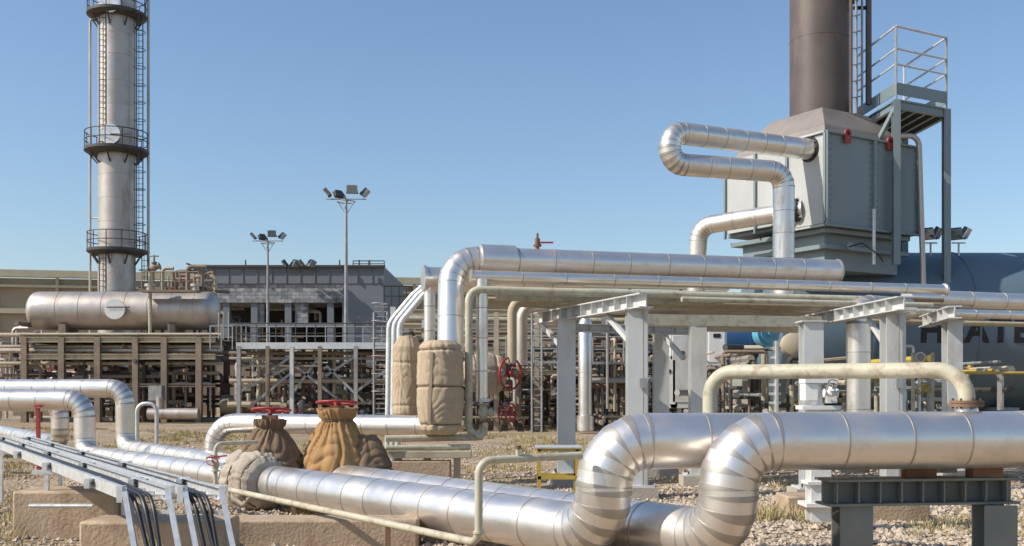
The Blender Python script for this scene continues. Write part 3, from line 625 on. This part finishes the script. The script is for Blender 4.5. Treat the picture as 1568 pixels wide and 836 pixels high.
# ================================================================ LEFT DRUM + STRUCTURE
b=B('horizontal_drum'); d=60; zc=Z(476,d); r=1.1
x0=X(60,d);x1=X(320,d); prof=[]
for k in range(9): a=math.pi/2*k/8; prof.append((x0-.6*math.cos(a),max(.02,r*math.sin(a))))
pr=list(prof)
x=x0
while x<x1-1:
    x+=1.3; pr+=[(x-.03,r),(x-.03,r+.015),(x+.03,r+.015),(x+.03,r)]
for k in range(9): a=math.pi/2*(8-k)/8; pr.append((x1+.6*math.cos(a),max(.02,r*math.sin(a))))
b.lathe((0,d,zc),(1,0,0),pr,alu2,48)
b.lathe((X(180,59),d-r-.1,zc),(0,-1,0),[(-.1,.45),(.15,.45),(.15,.58),(.25,.58),(.25,.55)],alu,24)
b.bar((X(162,58.4),58.5,zc+.1),(X(198,58.4),58.5,zc+.1),.04,.06,darkp)
for px in (105,270): x=X(px,d); b.box((x,d,zc-1.25),(.4,1.8,.9),brown)
for px in (230,300): x=X(px,d); b.lathe((x,d,zc),(0,0,1),[(0,.2),(1.4,.2),(1.4,.32),(1.55,.32)],alu2,16)
b.cyl((X(229,58.6),58.7,Z(515,58)),(X(229,58.6),58.7,Z(415,58)),.1,cream,10)
b.done(25)
def clutter(b,x0,x1,y0,y1,z0,z1,n,mats,rr=(.05,.16),long=.5):
    for _ in range(n):
        r=random.uniform(*rr); m=random.choice(mats); y=random.uniform(y0,y1); x=random.uniform(x0,x1); z=random.uniform(z0,z1); L=(x1-x0)*random.uniform(.15,long)
        t=random.random()
        if t<.4:
            xa=max(x0,x-L/2); xb=min(x1,x+L/2); zz=random.uniform(z0,z1); pts=[(xa,y,zz),(xa,y,z),(xb,y,z)] if random.random()<.6 else [(xa,y,z),(xb,y,z),(xb,y,max(z0,z-random.uniform(.6,2)))]
        elif t<.8:
            zb=random.uniform(z0,(z0+z1)/2) if random.random()<.5 else 0; pts=[(x,y,zb),(x,y,z),(x+random.uniform(-1,1),y+random.uniform(-1,1),z)]
        else: pts=[(x,y0,z),(x,y1,z)]
        b.tube(pts,r,m,bend=r*2,gore=3,seg=8)
        if random.random()<.5:
            p=V(pts[-2] if len(pts)>2 else pts[0]); q=V(pts[-3] if len(pts)>2 else pts[1]); c=p.lerp(q,.5); ax=(p-q)
            if ax.length>.3: b.valve(c,ax,(0,-.7,.7) if random.random()<.5 else (0,-1,0),r*1.8,random.choice(mats),random.choice((redp,darkp,darkp,m)))
b=B('process_pipe_rack'); 
cols=[38,95,150,208,252,305]; 
for dd_ in (57,62.5):
    for px in cols: x=X(px,57); b.ibeam((x,dd_,0),(x,dd_,Z(516,57)),.32,.32,brown,(1,0,0),.04)
    for y in (520,546,590): 
        b.ibeam((X(30,57),dd_,Z(y,57)),(X(330,57),dd_,Z(y,57)),.25,.3 if y<590 else .18,beige if dd_==57 and y<590 else brown,t=.04)
for px in cols:
    x=X(px,57)
    for y in (520,546): b.ibeam((x,57,Z(y,57)),(x,62.5,Z(y,57)),.25,.3,brown,t=.04)
for y,r in ((512,.12),(530,.1),(536,.14),(556,.1)): b.tube([(X(-60,57),57.6,Z(y,57)),(X(335,57),57.6,Z(y,57))],r,random.choice((beige,brown,alu2)),seg=10)
b.poly([(X(30,57),57),(X(330,57),57),(X(330,57),62.5),(X(30,57),62.5)],Z(519,57)+.2,Z(519,57)+.26,brown)
random.seed(11)
clutter(b,X(30,57),X(330,57),57.5,62,.6,4.3,120,[brown,beige,alu2,brown,darkp,rust,darkp],(.04,.15))
clutter(b,X(-60,57),X(30,57),58,64,.6,5.5,30,[brown,alu2,alu2,darkp])
clutter(b,X(215,57),X(300,57),60,63,Z(470,60),Z(403,60),30,[brown,beige,rust,brown],(.05,.13),.5)
for px in (225,240,262,290): b.cyl((X(px,60),61,5),(X(px,60),61,Z(random.uniform(395,420),60)),.1,brown,8)
b.valve((X(236,60),60,Z(410,60)),(1,0,.3),(0,0,1),.35,brown,beige)
b.rail([(X(212,58),58.5,Z(445,58)),(X(300,58),58.5,Z(445,58))],1.1,brown,.035,1.2); b.bar((X(212,58),58.5,Z(445,58)),(X(300,58),58.5,Z(445,58)),.9,.1,brown)
b.poly([(X(0,60),60),(X(330,60),60),(X(330,60),66),(X(0,60),66)],-.01,.12,concg)
b.poly([(X(20,66),66),(X(330,66),66),(X(330,66),66.2),(X(20,66),66.2)],.12,3.2,brown)
b.box((X(240,56),56,1.6),(.7,.6,.8),galvd); b.tube([(X(222,55),55.5,.5),(X(300,55),55.5,.5)],.3,alu2,seg=14,band=.8); b.tube([(X(240,55),55.5,.5),(X(240,55),55.5,1.4)],.2,alu2,seg=14)
b.done(30)
b=B('access_platform'); d=55; zd=Z(527,d)
xa,xb=X(362,d),X(604,d)
b.poly([(xa,d),(xb,d),(xb,d+3),(xa,d+3)],zd-.12,zd,galvd); b.bar((xa,d-.03,zd-.08),(xb,d-.03,zd-.08),.08,.34,galv)
b.rail([(xa,d,zd),(xb,d,zd)],1.1,darkp,.03,1.1); b.rail([(xa,d+3,zd),(xb,d+3,zd)],1.1,galvd,.03,1.1); b.rail([(xa,d,zd),(xa,d+3,zd)],1.1,galvd,.03,1.1)
for px,mm in ((366,galvd),(410,brown),(447,greyp),(490,brown),(545,galvd),(600,brown)):
    for yy in (0,3): x=X(px,d); b.ibeam((x,d+yy,0),(x,d+yy,zd-.1),.2,.2,mm if yy==0 else brown,(1,0,0),.03)
for p,q in (((447,545),(405,575)),((447,570),(380,625)),((490,545),(450,600)),((545,545),(500,575)),((452,560),(535,625)),((500,560),(560,618)),((366,600),(447,560)),((545,600),(600,560))):
    b.bar(S(p[0],p[1],d+.3),S(q[0],q[1],d+.3),.13,.13,galvd)
b.bar((xa,d+.1,Z(560,d)),(X(490,d),d+.1,Z(560,d)),.08,.1,brown)
for y,r_ in ((540,.1),(548,.08),(583,.12)): b.tube([(X(345,d),d+.8,Z(y,d)),(X(600,d),d+.9,Z(y,d))],r_,random.choice((beige,brown,alu2)),seg=10)
x=X(583,54); 
for k in (-.35,.35): b.cyl((x+k,54,0),(x+k,54,Z(478,54)),.06,galvd,8)
for k in range(24): b.cyl((x-.35,54,.3+k*.25),(x+.35,54,.3+k*.25),.025,galvd,6)
for k in range(6): b.torus((x,53.6,2+k*.9-.3),(0,0,1),.42,.025,galvd,14,5)
random.seed(5); clutter(b,X(340,d),X(600,d),d+1,d+8,.4,4.0,170,[brown,alu2,galvd,darkp,beige,rust,darkp,cream],(.04,.15),.4)
b.poly([(X(345,65),65),(X(600,65),65),(X(600,65),65.2),(X(345,65),65.2)],0,3.3,wbrown)
b.tube([(X(340,58),58,.9),(X(470,58),58,.9)],.5,brown,seg=20); b.tube([(X(490,59),59,1.2),(X(580,59),59,1.2)],.6,alu2,seg=20,band=1)
for px in (335,342,350): 
    x=X(px,54); b.cyl((x,54,Z(520,54)),(x,54,Z(478,54)),.035,galvd,6)
b.rail([(X(322,54),54,Z(535,54)),(X(356,54),54,Z(535,54))],1.2,galvd,.035,.7)
b.done(30)
b=B('compressor_building'); d=80
x0,x1=X(296,d),X(588,d); zt=Z(408,d); zm=Z(434,d); zl=Z(463,d)
b.poly([(x0,d),(x1,d),(x1,d+14),(x0,d+14)],zm,zt,bwall); b.bar((x0-.1,d-.1,zt),(x1+.1,d-.1,zt),.25,.18,darkp)
b.poly([(x0+.6,d+.12),(X(524,d),d+.12),(X(524,d),d+14),(x0+.6,d+14)],zl,zm,rub)
b.poly([(X(524,d),d+.05),(x1,d+.05),(x1,d+14),(X(524,d),d+14)],0,zm,bwall)
b.poly([(x0+1,d+5),(X(524,d),d+5),(X(524,d),d+13.5),(x0+1,d+13.5)],0,zl,void)  # solid near-black block paints the shade behind the open bays
for px in (300,345,388,440,505): x=X(px,d); b.box((x,d+.5,zl/2),(.5,.5,zl),bwall)
for px0,px1 in ((390,402),(450,470)): b.poly([(X(px0,d),d+.4),(X(px1,d),d+.4),(X(px1,d),d+.8),(X(px0,d),d+.8)],Z(500,d),zl,rub)
b.bar((x0,d+.3,Z(497,d)),(X(524,d),d+.3,Z(497,d)),.2,.2,bwall)
random.seed(3); clutter(b,x0+1,X(520,d),d+1,d+4,2,zl-.2,30,[brown,beige,darkp,galvd],(.06,.16),.4)
k=x0+.5
while k<x1: b.bar((k,d-.03,zm+.05),(k,d-.03,zt-.12),.06,.04,bwall,(1,0,0)); k+=1.1
for px in (445,470): p=S(px,410,79); b.cyl(p-V((0,0,.2)),p+V((0,0,.2)),.05,darkp,6); floodhead(b,p+V((-.5,0,.3)),-.8,-.2,1.3,.6); floodhead(b,p+V((.4,0,.3)),.7,-.3,1.3,.5)
for px in (376,520,550,566): b.cyl(S(px,408,79.5),S(px,398,79.5),.06,darkp,6)
b.rail([(X(540,d),d+.2,zt),(x1,d+.2,zt)],.45,darkp,.04,1)
b.done(30)
b=B('long_process_shed')
za=Z(414,105)
pa=V((-70,104,0));pb=V((24,122,0)); u=(pb-pa).normalized(); n_=V((u.y,-u.x,0))
b.bar(pa+V((0,0,(za-.8)/2)),pb+V((0,0,(za-.8)/2)),6,za-.8,wbrown); 
b.bar(pa+n_*3.2+V((0,0,za-.35)),pb+n_*3.2+V((0,0,za-.35)),.8,.7,wcream); b.bar(pa+n_*3.3+V((0,0,za-1.6)),pb+n_*3.3+V((0,0,za-1.6)),.3,.25,wcream); b.bar(pa+n_*3.3+V((0,0,za-4.1)),pb+n_*3.3+V((0,0,za-4.1)),.4,.5,wcream)
L=(pb-pa).length;k=0
while k<L: p=pa+u*k+n_*3.3; b.bar(p,p+V((0,0,za-.7)),.3,.2,beige,u); k+=6
b.done(30)
b=B('process_unit'); d=48
random.seed(21)
for dd_ in (46,52):
    for px in (602,650,700,760,822,870,925,960):
        x=X(px,46); b.ibeam((x,dd_,0),(x,dd_,Z(random.choice((470,478,490)),46)),.22,.22,random.choice((galvd,beige,brown,greyp)),(1,0,0),.03)
    for y in (478,500,536,570): b.ibeam((X(602,46),dd_,Z(y,46)),(X(962,46),dd_,Z(y,46)),.2,.2,random.choice((beige,galvd,brown)),t=.03)
for y in (470,476,484,492,505,515): b.tube([(X(600,46),47+random.random()*3,Z(y,46)),(X(1110,46),47+random.random()*3,Z(y,46))],random.uniform(.06,.13),random.choice((cream,beige,alu2,brown)),seg=10)
clutter(b,X(600,46),X(1110,46),44,56,.3,4.4,330,[brown,beige,alu2,galvd,brown,darkp,rust,darkp],(.03,.12),.25)
b.poly([(X(600,57),57),(X(1120,57),57),(X(1120,57),57.3),(X(600,57),57.3)],0,Z(520,57),wbrown)
b.rail([(X(775,44),44,Z(555,44)),(X(860,44),44,Z(555,44))],1.1,galvd,.03,1.1); b.bar((X(775,44),44,Z(555,44)),(X(860,44),44,Z(555,44)),.9,.1,galvd)
b.rail([(X(908,44),44,Z(556,44)),(X(955,44),44,Z(556,44))],1.1,galvd,.03,.7); b.bar((X(905,44),44,Z(556,44)),(X(955,44),44,Z(556,44)),.9,.1,galvd)
for px in (822,): 
    for k in (-.2,.2): b.cyl((X(px,43)+k,43,0),(X(px,43)+k,43,Z(465,43)),.045,galvd,6)
    for k in range(22): b.cyl((X(px,43)-.2,43,.3+k*.25),(X(px,43)+.2,43,.3+k*.25),.02,galvd,6)
b.rail([(X(588,70),70,Z(470,70)),(X(622,70),70,Z(470,70))],1.4,darkp,.05,.5)
b.done(30)
b=B('vertical_separator'); d=43
b.lathe((X(896,d),d,0),(0,0,1),[(.1,.35),(.7,.35),(.75,.28),(1.2,.28),(2.5,.28),(2.5,.3),(2.56,.3),(2.56,.28),(Z(495,d),.28),(Z(488,d),.18),(Z(484,d),.02)],alu,24)
b.tube([(X(896,d),d,Z(486,d)),(X(896,d),d,Z(478,d)),(X(930,d),d,Z(478,d)),(X(930,d),d,1)],.06,alu2,seg=10); b.done()
b=B('compressor_skid'); random.seed(33)
d=27
b.lathe((0,d,Z(527,d)),(1,.1,0),[(X(1085,d),.1),(X(1085,d),.36),(X(1095,d),.42),(X(1150,d),.42),(X(1150,d),.48),(X(1156,d),.48),(X(1156,d),.42),(X(1166,d),.42)],bluep,32)
c=V((X(1168,26),25.4,Z(511,26))); b.lathe(c,(.5,-.86,0),[(-.3,.2),(-.2,.36),(0,.36),(0,.28),(.04,.28),(.04,.1),(.12,.1)],lblue,24)
b.lathe((X(1204,d),d-.5,Z(530,d)),(0,-1,.1),[(0,.3),(.3,.3),(.35,.2)],beige,20)
clutter(b,X(1090,24),X(1230,24),24,28,.3,2.9,60,[cream,beige,alu2,darkp,brown,galvd,darkp],(.025,.09),.5)
clutter(b,X(1270,24),X(1560,24),24,28.5,.3,2.6,70,[cream,beige,alu2,darkp,galvd,heatg,darkp,yelp],(.025,.09),.3)
b.chan((X(1186,23),23,.4),(X(1186,23),23,Z(522,23)),.05,.3,galv,(1,0,0),.01)
for k in range(12): b.box((X(1186,23),22.97,.5+k*.2),(.26,.02,.06),galv)
b.poly([(X(1080,24),23.5),(X(1570,24),23.5),(X(1570,24),29),(X(1080,24),29)],-.05,.2,concg)
b.done(30)
b=B('control_cabinet'); d=26
for px,y0,y1,m in ((1040,505,625,greyp),(1095,495,560,whitep),(1020,545,625,whitep)):
    x=X(px,d); z0,z1=Z(y1,d),Z(y0,d); b.box((x,d,(z0+z1)/2),(.5,.4,z1-z0),m); b.box((x,d-.21,(z0+z1)/2),(.4,.02,(z1-z0)*.85),m); b.box((x,d-.225,z0+(z1-z0)*.7),(.18,.02,.1),blackp)
    b.bar((x,d,0),(x,d,z0),.1,.1,m,(1,0,0))
b.done(bevel=.01)
b=B('instrument_stand'); d=22
x=X(1408,d); b.cyl((x,d,0),(x,d,Z(550,d)),.03,galv,8); b.lathe((x,d,Z(547,d)),(0,-1,0),[(-.05,.1),(.03,.11),(.05,.11),(.05,.09)],whitep,20); b.lathe((x,d-.055,Z(547,d)),(0,-1,0),[(0,.085),(.004,.085)],glass,20)
x=X(1449,d); b.tube([(x,d,Z(622,d)),(x,d,Z(530,d))],.05,redp,seg=10); b.bar((x,d-.05,Z(560,d)),(X(1455,d),d-.05,Z(605,d)),.05,.04,redp)
for px,py in ((1412,590),(1418,598),(1407,602)): b.valve(S(px,py,d),(1,0,0),(0,0,1),.07,yelp,yelp)
for px in (1398,1428): b.cyl((X(px,d),d,0),(X(px,d),d,Z(540,d)),.04,cream,8)
b.tube([S(1470,571,d),S(1600,571,d)],.03,yelp,seg=8); b.tube([S(1385,530,d),S(1398,530,d),S(1400,560,d)],.03,galv,seg=8)
b.done()

# ================================================================ LIGHT / WORLD / CAMERA
sd=V((-.95,-.30,0)).normalized(); el=math.radians(40); sv=V((sd.x*math.cos(el),sd.y*math.cos(el),math.sin(el)))
sun=bpy.data.lights.new('sun','SUN'); sun.energy=5.0; sun.angle=math.radians(.5); sun.color=(1,.935,.84)
so=bpy.data.objects.new('sun',sun); so.rotation_euler=sv.to_track_quat('Z','Y').to_euler(); bpy.context.scene.collection.objects.link(so)
w=bpy.data.worlds.new('World'); bpy.context.scene.world=w; w.use_nodes=True; nt=w.node_tree
sk=nt.nodes.new('ShaderNodeTexSky'); sk.sky_type='NISHITA'; sk.sun_disc=False; sk.sun_elevation=el; sk.sun_rotation=math.atan2(sd.x,sd.y); sk.altitude=0; sk.air_density=1.15; sk.dust_density=1.0; sk.ozone_density=4.0
bg=nt.nodes['Background']; bg.inputs['Strength'].default_value=.15; nt.links.new(sk.outputs[0],bg.inputs['Color'])
cam=bpy.data.cameras.new('camera'); cam.sensor_width=36; cam.lens=36*F/1568; cam.shift_y=(HY-418)/1568; cam.clip_end=6000
co=bpy.data.objects.new('camera',cam); co.location=(0,0,H); co.rotation_euler=(math.radians(90),0,0); bpy.context.scene.collection.objects.link(co); bpy.context.scene.camera=co
s=bpy.context.scene; s.view_settings.view_transform='Standard'; s.view_settings.look='None'; s.view_settings.exposure=0
